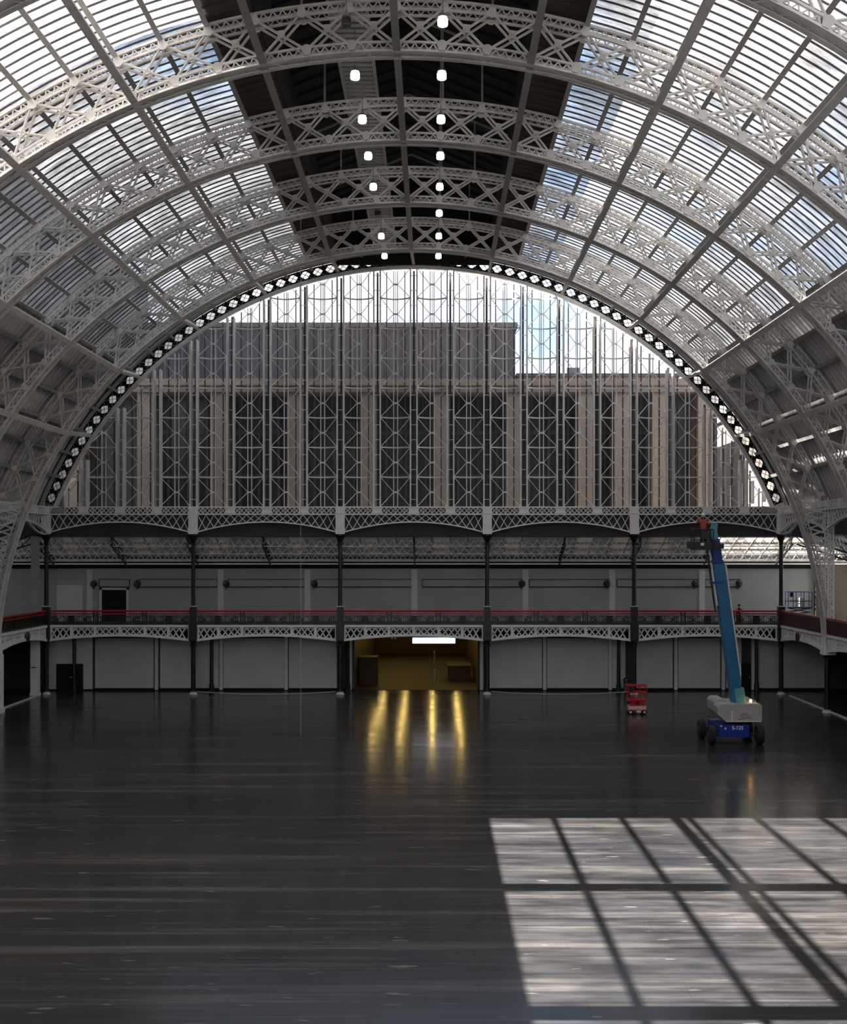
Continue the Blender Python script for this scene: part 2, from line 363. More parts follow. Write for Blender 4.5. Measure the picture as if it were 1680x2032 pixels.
# ------------------------------------------------------------------ roof
def strip_mesh(w_deg, r, length, ridges, depth=.05, thick=.05):
    """one curved sheet sector centred at angle 0, with standing ridges that follow the arch"""
    mb = MB(); half = w_deg/2
    mb.arc(r, r+thick, -half, half, 2, 0, length)
    if ridges:
        p = length/ridges
        for j in range(ridges): mb.arc(r-depth, r, -half, half, 2, p*(j+.5)-.035, p*(j+.5)+.035)
    return mb
NB = 16
bayp = PITCH/NB
pane_w = 2*RG*math.tan(R_(STEP/2)) - .04
pane_me = MB().box(-pane_w/2, pane_w/2, .03, bayp-.03, RG, RG+.012).mesh('pane', roof_g)
bigpane_me = MB().box(-pane_w/2, pane_w/2, .03, PITCH-.03, RG, RG+.012).mesh('pane', roof_g)
bar_me = MB().arc(RG-.06, RG+.01, 15, 45, 16, -.02, .02).mesh('glazing_bar', dark_bar)
bar_ml = MB().arc(RG-.06, RG+.01, -45, -15, 16, -.02, .02).mesh('glazing_bar', dark_bar)
panel_me = strip_mesh(STEP+.02, RG, PITCH, 16, .07).mesh('roof_sheet', sheet)
side_words = {-1: 'left', 1: 'right'}
order = {1: 'next to the end window', 2: 'second from the end window', 3: 'third from the end window', 4: 'fourth from the end window', 5: 'nearest in view, above the foreground',
         6: 'above the sunlit floor, behind the view', 7: 'over the viewer', 8: 'farther back than the viewer', 9: 'at the back wall'}
for k in range(1, 10):
    y0 = YE - PITCH*k
    y1len = PITCH
    for sgn in (-1, 1):
        e = empty('roof_glazing', (0, y0, ZC), f'{side_words[sgn]} roof glazing bay {order[k]}', 'skylight', kind='structure')
        for j in range(NB):
            link('glazing_bar', bar_me if sgn > 0 else bar_ml, e, (0, bayp*j, 0))
        for s in range(8):
            th = sgn*(15+STEP*(s+.5))
            if k <= 5:
                for j in range(NB): link('pane', pane_me, e, (0, bayp*j, 0), rot=(0, R_(th), 0))
            else: link('pane', bigpane_me, e, (0, 0, 0), rot=(0, R_(th), 0))
        e2 = empty('roof_cladding', (0, y0, ZC), f'{side_words[sgn]} grey sheet cladding of the roof, bay {order[k]}', 'roof', kind='structure')
        for s in range(7):
            link('roof_sheet', panel_me, e2, (0, 0, 0), rot=(0, R_(sgn*(45+STEP*(s+.5))), 0))
# crown: dark boarded strips and raised lantern
strip_me = strip_mesh(STEP-.08, RG, PITCH, 14, .08, .08).mesh('boarded_strip', crown_m)
for k in range(1, 10):
    y0 = YE-PITCH*k
    e = empty('roof_crown', (0, y0, ZC), f'dark boarded roof crown, bay {order[k]}', 'roof', kind='structure')
    for sgn in (-1, 1):
        link('boarded_strip', strip_me, e, rot=(0, R_(sgn*13.125), 0))
        a = pol(11.25, RG)
        MB().box(sgn*a.x-.06, sgn*a.x+.06, 0, PITCH, a.z, a.z+2.3).build('lantern_side', black_m, e)
        lr = MB(); pts = [(0, 32.2), (sgn*6.2, 29.7), (sgn*6.2, 29.9), (0, 32.4)]
        lr.prism(pts, 0, PITCH)
        for j in range(7):
            y = PITCH*(j+.5)/7
            lr.bar((0, y, 32.12), (sgn*6.1, y, 29.64), .12, .1, up=(0, 0, 1))
        lr.build('lantern_roof', black_m, e)
    # boards under the lantern edge: cross frames
    fr = MB()
    for t in (-7.5, -3.75, 3.75, 7.5):
        p = pol(t, 27.9); fr.bar((p.x, 0, p.z), (p.x, 0, 31.9-abs(p.x)*.40), .09)
    fr.bar((-5.6, 0, 29.6), (0, 0, 31.9), .1).bar((5.6, 0, 29.6), (0, 0, 31.9), .1)
    fr.build('cross_frame', iron_g, e)
tag(MB().prism([(-5.6, 30.4), (5.6, 30.4), (5.6, 33.1), (0, 35.3), (-5.6, 33.1)], YE-.25, YE-.05).build('lantern_gable', black_m), 'dark gable closing the roof lantern above the end window', 'gable', kind='structure')
tag(MB().prism([(-5.6, 30.4), (5.6, 30.4), (5.6, 33.1), (0, 35.3), (-5.6, 33.1)], -3.9, -3.6).build('lantern_gable', black_m), 'dark gable closing the roof lantern behind the viewer', 'gable', kind='structure')
# catwalk in the lantern
cw = empty('catwalk', (0, -3.6, 31.2), 'dark slatted catwalk running under the roof crown, left of the ridge', 'catwalk')
MB().box(-2.75, -2.62, 0, 94, 0, .22).build('side_beam', iron_g, cw); MB().box(-1.28, -1.15, 0, 94, 0, .22).build('side_beam', iron_g, cw)
tread_me = MB().box(-2.62, -1.28, 0, .34, .04, .10).mesh('tread', iron_g)
for j in range(104): link('tread', tread_me, cw, (0, 40+.52*j, 0))

# purlins
def purlin(label, t, major):
    mb = MB(); L = 94.3
    if major:
        L = 84.1
        mb.box(-.04, .04, 0, L, RI+.04, RI+.40); mb.box(-.14, .14, 0, L, RI-.02, RI+.04); mb.box(-.09, .09, 0, L, RI+.40, RI+.44)
        up = (0, 0, 1); ye = 94.2        # the last length rises to the ring of the end window
        mb.bar((0, L, RI+.2), (0, ye, 27.5), .08, .36, up); mb.bar((0, L, RI+.0), (0, ye, 27.3), .20, .06, up)
    else: mb.box(-.045, .045, 0, L, RG-.38, RG-.07); mb.box(-.10, .10, 0, L, RG-.42, RG-.38)
    o = mb.build('main_purlin' if major else 'light_purlin', iron if major and abs(t) > 12 else iron_g, None, (0, -3.7, ZC)); o.rotation_euler = (0, R_(t), 0)  # thin purlins take the grey: their backlit darkness is put into the colour
    tag(o, label, 'purlin', 'main purlins' if major else 'light purlins')
names_m = {0: 'thick ridge purlin running along the middle of the roof', 11.25: 'thick purlin along the {} edge of the dark lantern', 22.5: 'thick purlin in the upper {} roof glass',
           33.75: 'thick purlin in the lower {} roof glass', 45: 'thick purlin where the {} roof glass meets grey sheets', 56.25: 'thick purlin low down on the {} grey roof sheets'}
for t, l in names_m.items():
    for sgn in ((1,) if t == 0 else (-1, 1)):
        purlin(l.format(side_words[sgn]), sgn*t, True)
nth = {15: 'thin purlin at the upper edge of the {} roof glass', 18.75: 'thin purlin between the top edge and first thick purlin of the {} glass', 22.5: 'thin purlin right above the upper thick purlin of the {} glass',
       26.25: 'upper of two thin purlins between the thick ones of the {} glass', 30: 'lower of two thin purlins between the thick ones of the {} glass', 33.75: 'thin purlin right above the lower thick purlin of the {} glass',
       37.5: 'upper of the two lowest thin purlins of the {} glass', 41.25: 'lowest thin purlin of the {} glass', 45: 'thin purlin at the bottom edge of the {} roof glass',
       48.75: 'topmost thin purlin on the {} grey roof sheets', 52.5: 'second thin purlin down the {} grey roof sheets', 56.25: 'third thin purlin down the {} grey roof sheets',
       60: 'second lowest thin purlin on the {} grey roof sheets', 63.75: 'lowest thin purlin on the {} grey roof sheets'}
for t, l in nth.items():
    for sgn in (-1, 1): purlin(l.format(side_words[sgn]), sgn*t, False)

# ------------------------------------------------------------------ arched ribs
def zigzag(mb, r0, r1, ta, tb, n, y, w=.045):
    for i in range(n):
        t0 = ta+(tb-ta)*i/n; t1 = ta+(tb-ta)*(i+1)/n; tm = (t0+t1)/2
        mb.bar(pol(t0, r0, y), pol(tm, r1, y), w, .04); mb.bar(pol(tm, r1, y), pol(t1, r0, y), w, .04)
HW = .30                                   # half distance of the two rib planes
lower = MB(); upper = MB(); gus = MB()
for y in (-HW, HW):
    lower.arc(RI, RI+.09, -88.5, 88.5, 96, y-.07, y+.07)
    lower.arc(RI+.33, RI+.41, -88.5, 88.5, 96, y-.06, y+.06)
    upper.arc(RO-.41, RO-.33, -68, 68, 72, y-.06, y+.06)
    upper.arc(RO-.09, RO, -68, 68, 72, y-.07, y+.07)
    for k in range(-23, 23):
        zigzag(lower, RI+.08, RI+.34, STEP*k+.35, STEP*(k+1)-.35, 4, y)
    for k in range(-18, 18):
        zigzag(upper, RO-.34, RO-.08, STEP*k+.35, STEP*(k+1)-.35, 4, y)
lower.arc(RI-.02, RI+.01, -88.5, 88.5, 96, -HW-.14, -HW+.14); lower.arc(RI-.02, RI+.01, -88.5, 88.5, 96, HW-.14, HW+.14); lower.arc(RI+.05, RI+.07, -88.5, 88.5, 96, -HW, HW)  # continuous plate added between the planes so the arch casts a solid shadow
# soffit lacing
for k in range(-92, 92):
    t0 = .96*k; sy = 1 if k % 2 else -1
    lower.bar(pol(t0, RI, -sy*HW*.8), pol(t0+.96, RI, sy*HW*.8), .06, .02, up=tuple(pol(t0, 1)))
gus_lo = MB(); gus_up = MB()
for y in (-HW-.05, HW+.05):
    gus_lo.prism([(-.22, RI+.38), (-.10, RI+.04), (.10, RI+.04), (.22, RI+.38), (.06, RI+.48), (-.06, RI+.48)], y-.02, y+.02)
    gus_up.prism([(-.20, RO-.38), (-.06, RO-.48), (.06, RO-.48), (.20, RO-.38), (.10, RO-.04), (-.10, RO-.04)], y-.02, y+.02)
gus_lo.box(-.05, .05, -HW-.05, HW+.05, RI+.2, RI+.3); gus_up.box(-.05, .05, -HW-.05, HW+.05, RO-.3, RO-.2)
cb = MB()
for y in (-HW, HW):
    for s in (-1, 1):
        a = pol(-s*(STEP/2-.28), RI+.38, y); b = pol(s*(STEP/2-.28), RO-.38, y)
        cb.bar(a, b, .095, .04)
        cb.bar(a, b, .03, .10)
cb.prism([(-.14, 26.75), (.14, 26.75), (.14, 27.05), (-.14, 27.05)], -HW-.05, -HW+.05)
# legs: lattice between the curved inner chord and the upright outer post
def leg_mesh(s):
    m = MB(); XO = 26.35
    zt = 10.2-ZC+.8
    def xi(z): return sqrt(max(0, (RI+.4)**2 - z*z))
    for y in (-HW, HW):
        m.box(min(s*(XO-.05), s*(XO+.05)), max(s*(XO-.05), s*(XO+.05)), y-.06, y+.06, .6, 10.4)
        m.box(min(s*(XO-.38), s*(XO-.30)), max(s*(XO-.38), s*(XO-.30)), y-.05, y+.05, 2.5, 10.4)
        n = 22; z0, z1 = .7, 10.2
        for i in range(n):
            za = z0+(z1-z0)*i/n; zb = z0+(z1-z0)*(i+1)/n
            xa = min(xi(za), XO-.1); xb = min(xi(zb), XO-.1)
            m.bar((s*xa, y, za), (s*XO, y, zb), .05, .03); m.bar((s*XO, y, za), (s*xb, y, zb), .05, .03)
    n = 26
    for i in range(n):                     # lacing on the outer face
        za = .7+9.6*i/n; zb = .7+9.6*(i+1)/n; q = 1 if i % 2 else -1
        m.bar((s*XO, -q*HW, za), (s*XO, q*HW, zb), .05, .03, up=(1, 0, 0))
    m.box(min(s*25.72, s*26.5), max(s*25.72, s*26.5), -HW-.1, HW+.1, .55, .75)
    m.box(min(s*25.75, s*26.45), max(s*25.75, s*26.45), -HW-.06, HW+.06, .75, 1.6)
    return m
cb_me = cb.mesh('cross_brace', iron); lo_me = lower.mesh('lower_chord', iron); up_me = upper.mesh('upper_chord', iron)
gl_me = gus_lo.mesh('lower_gusset', iron); gp_me = gus_up.mesh('upper_gusset', iron); lg_me = {s: leg_mesh(s).mesh('leg_lattice', iron_w) for s in (-1, 1)}
rib_lab = ['lattice roof arch farthest away, next to the end window', 'second lattice roof arch from the end window', 'third lattice roof arch from the end window',
           'lattice roof arch whose crown crosses the top of the photo', 'lattice roof arch seen only in the two upper corners', 'lattice roof arch above the front edge of the sunlit floor']
for y, lab in zip(ribY, rib_lab):
    e = empty('arched_rib', (0, y, ZC), lab, 'roof arch', 'lattice roof arches')
    link('lower_chord', lo_me, e); link('upper_chord', up_me, e)
    link('leg_lattice', lg_me[-1], e); link('leg_lattice', lg_me[1], e)
    for k in range(-18, 18): link('cross_brace', cb_me, e, rot=(0, R_(STEP*(k+.5)), 0))
    for k in range(-18, 19):
        link('lower_gusset', gl_me, e, rot=(0, R_(STEP*k), 0)); link('upper_gusset', gp_me, e, rot=(0, R_(STEP*k), 0))

# ------------------------------------------------------------------ end window
RW, ZW = 27.4, 2.8
ZB, ZP = 13.3, 2.115
def arch_z(x): return ZW + sqrt(max(0, RW*RW - x*x))
def clip(a, b):
    """clip segment to inside of the window arch (x-z)"""
    def ins(p): return p[0]**2 + (p[2]-ZW)**2 < RW*RW
    a = Vector(a); b = Vector(b)
    if ins(a) and ins(b): return a, b
    if not ins(a) and not ins(b): return None
    if ins(b): a, b = b, a
    lo, hi = 0, 1
    for _ in range(14):
        m = (lo+hi)/2
        if ins(a+(b-a)*m): lo = m
        else: hi = m
    return a, a+(b-a)*lo
win = empty('window_1', (0, YE, 0), 'huge arched end window of iron lattice and tall glass strips', 'window', kind='structure')
def cbar(mb, a, b, w, h, up=(0,1,0)):
    r = clip(a, b)
    if r: mb.bar(r[0], r[1], w, h, up)
BOW = .62
win_i = mat('window_iron', (0.82, 0.81, 0.79), 0.5, noise=0.2, nscale=2)
for k in range(1, 20):
    x = -26+2.6*k; zt = arch_z(abs(x)+.25)
    if zt < ZB+.5: continue
    m = MB()
    for s in (-1, 1):
        m.box(x+s*.23-.05, x+s*.23+.05, -.06, .08, ZB, zt)
        m.box(x+s*.23-.02, x+s*.23+.02, .08, .8, ZB, zt)
    z = ZB+.5
    while z < zt: m.box(x-.2, x+.2, .0, .04, z, z+.04); z += ZP/2
    m.build('mullion', win_i, win)
for k in range(20):
    x0 = -26+2.6*k; x1 = x0+2.6; xm = x0+1.3
    zt = arch_z(abs(xm)+.15)
    if zt > ZB+.3:
        m = MB()
        for s in (-1, 1): m.box(xm+s*.14-.03, xm+s*.14+.03, BOW-.04, BOW+.06, ZB, zt)
        m.build('centre_post', win_i, win)
    for r in range(8):
        z0 = ZB+ZP*r; z1 = z0+ZP
        if r > 0:
            m = MB(); n = 8; pts = []
            for i in range(n+1):
                u = i/n; pts.append((x0+.23+u*(2.6-.46), BOW*4*u*(1-u)*.98, z0))
            for i in range(n): cbar(m, pts[i], pts[i+1], .10, .09, up=(0,0,1))
            if m.v: m.build('transom', win_i, win)
        m = MB(); zm = (z0+z1)/2
        for (xa, za, q) in ((x0+.23, z0, -1), (x1-.23, z0, 1), (x0+.23, z1, -1), (x1-.23, z1, 1)):
            cbar(m, (xa, 0, za), (xm+q*.14, BOW-.05, zm), .045, .045)
        cbar(m, (xm-.15, BOW-.06, zm), (xm+.15, BOW-.06, zm), .12, .05)
        if m.v: m.build('cross_brace', win_i, win)
# dark glazing bars and panes behind
GY = 1.0
for k in range(0, 81):
    x = -26+.65*k; zt = arch_z(abs(x))
    if zt < ZB+.2: continue
    w = .13 if k % 4 == 0 else (.04 if k % 2 == 0 else .065)
    MB().box(x-w/2, x+w/2, GY-.12, GY+.08, ZB, zt).build('glazing_bar', dark_bar, win)
for k in range(80):
    x0 = -26+.65*k; x1 = x0+.65
    for r in range(8):
        z0 = ZB+ZP*r-(.02 if r else 0); z1 = ZB+ZP*(r+1)-.02
        ta = min(z1, arch_z(x0)+.25) if abs(x0) < RW else z0; tb = min(z1, arch_z(x1)+.25)
        if max(ta, tb) <= z0+.05: continue
        ta = max(ta, z0); tb = max(tb, z0)
        MB().prism([(x0+.01, z0), (x1-.01, z0), (x1-.01, tb+.005), (x0+.01, ta+.005)], GY, GY+.01).build('pane', end_g, win)

# ring with diamond openings
ring = empty('arch_ring', (0, YE, ZW), 'dark ring beam with a row of bright diamond openings round the end window', 'ring beam')
TM = 67.5; ncell = 72; dt = 2*TM/ncell
plate = MB(); lat = MB()
R0, R1, Rm = 27.62, 28.38, 28.0
for i in range(ncell):
    t0 = -TM+dt*i; t1 = t0+dt; tm = (t0+t1)/2; g = dt*.10
    def q(t, r): p = pol(t, r); return (p.x, p.z)
    plate.prism([q(t0, R1), q(tm, R1), q(t1, R1), q(t1, Rm), q(t1-g, Rm), q(tm+g, R1-.12), q(tm-g, R1-.12), q(t0+g, Rm), q(t0, Rm)], .10, .16)
    plate.prism([q(t0, R0), q(t0, Rm), q(t0+g, Rm), q(tm-g, R0+.12), q(tm+g, R0+.12), q(t1-g, Rm), q(t1, Rm), q(t1, R0), q(tm, R0)], .10, .16)
    lat.bar(pol(t0, R0, .0), pol(t1, R1, .0), .035, .03); lat.bar(pol(t0, R1, .0), pol(t1, R0, .0), .035, .03)
dm = MB().prism([(-.36, 28.0), (0, 27.66), (.36, 28.0), (0, 28.34)], 0, .01).mesh('diamond_pane', dia_g)
plate.build('ring_plate', void_m, ring); lat.build('ring_lattice', iron_g, ring)
for i in range(ncell):
    link('diamond_pane', dm, ring, (0, .18, 0), rot=(0, R_(-TM+dt*(i+.5)), 0))
MB().arc(27.36, 27.58, -TM, TM, 80, -.14, .22).build('inner_flange', win_i, ring)
MB().arc(28.42, 28.52, -TM, TM, 80, -.30, .22).build('outer_flange', dark_bar, ring)
ea = empty('end_arch', (0, YE-1.1, ZC), 'plain grey curved plate girder just in front of the end window ring', 'roof arch')
MB().arc(28.0, 28.07, -69, 69, 80, -.30, .35).build('bottom_plate', iron_g, ea)
MB().arc(28.07, 28.19, -69, 69, 80, -.04, .04).build('web_plate', dark_bar, ea)
st = MB().box(-.05, .05, -.28, .32, 27.92, 28.19).mesh('stiffener', iron_g)
for k in range(-17, 18): link('stiffener', st, ea, rot=(0, R_(STEP*k), 0))
for s in (-1, 1):
    tag(MB().prism([(s*26.0, 12.86), (s*24.7, 12.86), (s*24.7, 13.35), (s*25.5, 13.15)], YE-.2, YE+.1).build('corner_plate', iron_g), f'grey wedge plate at the {side_words[s]} foot of the end window', 'plate')

# ------------------------------------------------------------------ arcade girders (upper) and gallery girders (lower)
LB = 10.4
def zig_top(t, zs, rise): return zs + rise*(1-(2*t-1)**2)
def upper_parts(end_wall=True):
    top = MB().box(0, LB, -.16, .10, 12.72, 12.82); top.box(0, LB, -.10, .06, 13.22, 13.32)
    bot = MB(); n = 24
    for i in range(n):
        a, b = i/n, (i+1)/n
        bot.bar((LB*a, 0, zig_top(a, 11.42, .80)), (LB*b, 0, zig_top(b, 11.42, .80)), .09, .26)
    web = MB(); p = .575; m_ = int(LB/p)
    for i in range(-1, m_+1):
        for s in (0, 1):
            xa = p*i+.3; xb = xa+p
            if s: xa, xb = xb, xa
            if min(xa, xb) < .3 or max(xa, xb) > LB-.3: 
                continue
            web.bar((xa, 0, 12.72), (xb, 0, zig_top(xb/LB, 11.45, .80)), .05, .04)
    fz = MB()
    for c in range(4):
        x0 = 2.6*c+.35; x1 = 2.6*(c+1)-.35; n = 6; w = (x1-x0)/n
        for i in range(n):
            fz.bar((x0+w*i, 0, 12.84), (x0+w*(i+1), 0, 13.22), .05, .04); fz.bar((x0+w*i, 0, 13.22), (x0+w*(i+1), 0, 12.84), .05, .04)
        for i in (1, 3, 5): fz.bar((x0+w*i, 0, 12.84), (x0+w*i, 0, 13.22), .04, .04)
        fz.box(x1, x1+.7 if c < 3 else x1+.35, -.05, .05, 12.84, 13.22)
    fz.box(0, .35, -.05, .05, 12.84, 13.22)
    pier = MB().box(-.32, .32, -.2, .06, 11.35, 12.72).box(-.30, .30, -.22, .06, 12.82, 13.28)
    for z in (11.6, 12.0, 12.4): pier.box(-.14, -.04, -.23, -.2, z, z+.14).box(.04, .14, -.23, -.2, z, z+.14)
    return top, bot, web, fz, pier
top, bot, web, fz, pier = upper_parts()
ordb = ['leftmost', 'second from the left', 'middle', 'second from the right', 'rightmost']
U = {n: b.mesh(n, iron_w) for n, b in (('top_rail', top), ('arched_flange', bot), ('lattice_web', web), ('frieze', fz))}
pier_me = pier.mesh('pier_casing', iron_w)
def arcade(loc, rz, lab, sx=1):
    e = empty('arcade_girder', loc, lab, 'girder', 'lattice arcade girders', rz=rz); e.scale = (sx, 1, 1)
    for n, me in U.items(): link(n, me, e)
    return e
for k in range(5): arcade((-26+LB*k, YE, 0), 0, f'{ordb[k]} arched lattice girder under the end window')
for s in (-1, 1):
    for j, w in ((1, 'next to the end wall'), (2, 'one bay nearer than the last bay'), (3, 'two bays nearer than the last bay')):
        arcade((s*26.0, YE-PITCH*j, 0), pi/2, f'arched lattice girder over the {side_words[s]} gallery, {w}', PITCH/LB)

gt = MB().box(0, LB, -.16, .12, 4.76, 4.93); gt.box(0, LB, -.06, .05, 4.66, 4.70)
gb = MB(); n = 24
for i in range(n):
    a, b = i/n, (i+1)/n
    gb.bar((LB*a, -.02, zig_top(a, 3.82, .38)), (LB*b, -.02, zig_top(b, 3.82, .38)), .17, .24)
gw = MB(); p = .433; nn = int((LB-.6)/p)
for i in range(nn):
    xa = .3+p*i; xb = xa+p
    za, zb = zig_top(xa/LB, 3.86, .38), zig_top(xb/LB, 3.86, .38)
    gw.bar((xa, 0, 4.70), (xb, 0, zb), .085, .06); gw.bar((xb, 0, 4.70), (xa, 0, za), .085, .06)
for t in (.0, .17, .33, .5, .67, .83, 1.0):
    gw.box(max(.0, LB*t-(.10 if 0 < t < 1 else .38)), min(LB, LB*t+(.10 if 0 < t < 1 else .38)), -.05, .05, zig_top(t, 3.82, .38), 4.76)
G = {'top_band': gt.mesh('top_band', iron_w), 'arched_flange': gb.mesh('arched_flange', iron_w), 'lattice_web': gw.mesh('lattice_web', iron_w)}
def gallery(loc, rz, lab, sx=1):
    e = empty('gallery_girder', loc, lab, 'girder', 'white gallery girders', rz=rz); e.scale = (sx, 1, 1)
    for n, me in G.items(): link(n, me, e)
    return e
# balustrade: red handrails, ornate dark panels, posts
hr = MB().tube([(0, 0, 5.91), (LB, 0, 5.91)], .07, 8); hr2 = MB().box(0, LB, -.03, .03, 5.66, 5.76)
brail = MB().box(0, LB, -.05, .05, 4.95, 5.04); brail.box(0, LB, -.03, .03, 5.56, 5.60)
post = MB()
post.box(-.17, -.09, -.04, .04, 4.93, 5.9).box(.09, .17, -.04, .04, 4.93, 5.9).box(-.03, .03, -.03, .03, 4.93, 5.76)
def scroll():
    m = MB(); Lp = LB/3-.4
    for c in (0.12, .5, .88):
        cx = Lp*c
        for r in (.23, .13):
            pts = [(cx+r*cos(2*pi*i/14), 0, 5.30+r*sin(2*pi*i/14)) for i in range(15)]
            for i in range(14): m.bar(pts[i], pts[i+1], .055, .03)
    for a, b in ((.0, .31), (.31, .5), (.5, .69), (.69, 1)):
        m.bar((Lp*a, 0, 5.04), (Lp*b, 0, 5.56), .035, .03); m.bar((Lp*a, 0, 5.56), (Lp*b, 0, 5.04), .035, .03)
        for i in range(7):
            u = a+(b-a)*i/7; m.bar((Lp*u, 0, 5.04), (Lp*u, 0, 5.56), .04, .02)
    return m
B = {'handrail': hr.mesh('handrail', red_m), 'mid_rail': hr2.mesh('mid_rail', red_m), 'bottom_rail': brail.mesh('bottom_rail', iron_k)}
post_me = post.mesh('post', iron_k); scr_me = scroll().mesh('scroll_panel', iron_k)
cen_me = MB().prism([(-.25, 5.04), (.25, 5.04), (.12, 5.3), (.25, 5.56), (-.25, 5.56), (-.12, 5.3)], -.012, .012).mesh('panel_ornament', maroon)
sheet_me = MB().box(.15, LB-.15, .05, .07, 4.95, 5.84).mesh('infill_sheet', maroon)
def balus(loc, rz, lab, sx=1, solid=False):
    e = empty('balustrade', loc, lab, 'balustrade', 'red railed balustrades', rz=rz); e.scale = (sx, 1, 1)
    for n, me in B.items(): link(n, me, e)
    for i in range(3):
        link('scroll_panel', scr_me, e, (.2+LB/3*i, 0, 0))
        link('panel_ornament', cen_me, e, (LB/3*(i+.5), .03, 0))
    for i in (1, 2): link('post', post_me, e, (LB/3*i, 0, 0))
    if solid: link('infill_sheet', sheet_me, e)
    return e
for k in range(5):
    gallery((-26+LB*k, YE, 0), 0, f'{ordb[k]} white arched girder of the end gallery')
    balus((-26+LB*k, YE, 0), 0, f'{ordb[k]} red railed balustrade on the end gallery')
for s in (-1, 1):
    for j, w in ((1, 'next to the end wall'), (2, 'one bay nearer than the last bay'), (3, 'two bays nearer than the last bay')):
        gallery((s*26.0, YE-PITCH*j, 0), pi/2, f'white arched girder of the {side_words[s]} gallery, {w}', PITCH/LB)
        balus((s*26.0, YE-PITCH*j, 0), pi/2, f'red railed balustrade on the {side_words[s]} gallery, {w}', PITCH/LB, True)
        MBx = None
# round boss on the side girders
for s in (-1, 1):
    o = MB().lathe([(.30, -.06), (.34, 0), (.30, .06), (.12, .12)], 16).build('wall_boss', dark_bar, None, (s*25.84, YE-4.7, 4.38)); o.rotation_euler = (0, -s*pi/2, 0)
    tag(o, f'dark round boss on the white girder of the {side_words[s]} gallery', 'boss')

# columns
def column_parts(full=True):
    P = {}
    P['base'] = (MB().lathe([(.30, 0), (.30, .06), (.24, .12), (.20, .2)], 14), pil_m)
    P['lower_shaft'] = (MB().lathe([(.20, .1), (.17, .3), (.16, 3.4), (.24, 3.46), (.24, 3.52), (.17, 3.58), (.20, 3.7), (.30, 3.82), (.30, 3.9)], 14), iron_k)
    if full:
        c = MB().box(-.29, .29, -.26, .26, 3.85, 5.1).box(-.23, .23, -.24, .24, 5.1, 6.22)
        P['collar'] = (c, iron_k)
        P['collar_cap'] = (MB().box(-.26, .26, -.27, .27, 6.22, 6.28), pil_m)
        P['upper_shaft'] = (MB().lathe([(.18, 6.28), (.15, 6.5), (.135, 10.6), (.20, 10.66), (.14, 10.74)], 14), iron_k)
        P['capital'] = (MB().lathe([(.14, 10.72), (.17, 10.85), (.30, 11.1), (.42, 11.25), (.42, 11.36)], 14), iron_k)
    return P
proto = None
cl = ['at the left corner of the end gallery', 'second from the left', 'third from the left, beside the lit opening', 'third from the right, beside the lit opening', 'second from the right, behind the red lift', 'at the right corner, beyond the boom lift']
for k in range(6):
    x = -26+LB*k
    lab = 'tall black iron column ' + cl[k]
    if proto is None:
        proto = empty('iron_column', (x, YE-.05, 0), lab, 'column', 'iron columns of the end gallery')
        for n, (b, m) in column_parts().items(): b.build(n, m, proto, smooth=False)
        link('pier_casing', pier_me, proto)
    else: copy_tree(proto, (x, YE-.05, 0), lab)
q = empty('short_column', (26.05, YE-PITCH, 0), 'black column under the foot of the right hand roof arch', 'column')
for n, (b, m) in column_parts(False).items(): b.build(n, m, q)
for s, y in ((1, ribY[1]), (-1, ribY[1])):
    q = empty('short_column', (s*26.05, y, 0), f'black column under the second arch foot on the {side_words[s]}', 'column')
    for n, (b, m) in column_parts(False).items(): b.build(n, m, q)
tag(MB().box(-26.2, -25.62, ribY[0]-.3, ribY[0]+.3, 0, 3.66).box(-26.26, -25.56, ribY[0]-.36, ribY[0]+.36, 0, .3).build('white_pier', iron_w), 'white square pier under the left foot of the farthest arch', 'pier')
wp = empty('white_pier', (-26.6, 90.25, 0), 'tall white pier behind the left corner of the gallery', 'pier')
MB().box(-.29, .29, -.2, .2, 0, 4.4).box(-.33, .33, -.24, .24, 0, .2).build('lower_casing', iron_w, wp); MB().box(-.25, .25, -.2, .2, 4.92, 11.2).build('upper_casing', iron_g, wp)
MB().box(-.2, .1, -.23, -.2, 1.95, 2.02).build('dark_slot', iron_k, wp)
for px, w in ((151, 'beside the black double door'), (422, 'behind the second column'), (691, 'at the left of the lit opening'), (1225, 'beside the red lift'), (1497, 'right of the boom lift')):
    e = empty('back_post', (lx(px), YL-.5, 0), f'slim black post standing under the gallery, {w}', 'post', 'slim posts under the gallery')
    MB().lathe([(.18, 0), (.18, .5), (.13, .56), (.12, 3.7), (.22, 3.9), (.22, 4.42)], 12).build('shaft', iron_k, e)
    MB().box(-.2, .2, -.2, .2, 0, .06).build('foot', iron_k, e)

# spandrel brackets at the hall corners
for s in (-1, 1):
    e = empty('corner_bracket', (s*26, YE-.3, 0), f'curved lattice bracket in the {side_words[s]} corner below the arch', 'bracket')
    m = MB(); n = 10; P = []
    for i in range(n+1):
        a = pi/2*i/n; P.append((0, -5.2+5.0*cos(a)*1.0, 11.4+1.2-1.2*sin(a)) )
    for i in range(n): m.bar((0, -.2-4.6*(i/n), 11.35+1.2*(i/n)**2), (0, -.2-4.6*((i+1)/n), 11.35+1.2*((i+1)/n)**2), .1, .2, up=(1, 0, 0))
    m.build('curved_flange', iron, e)

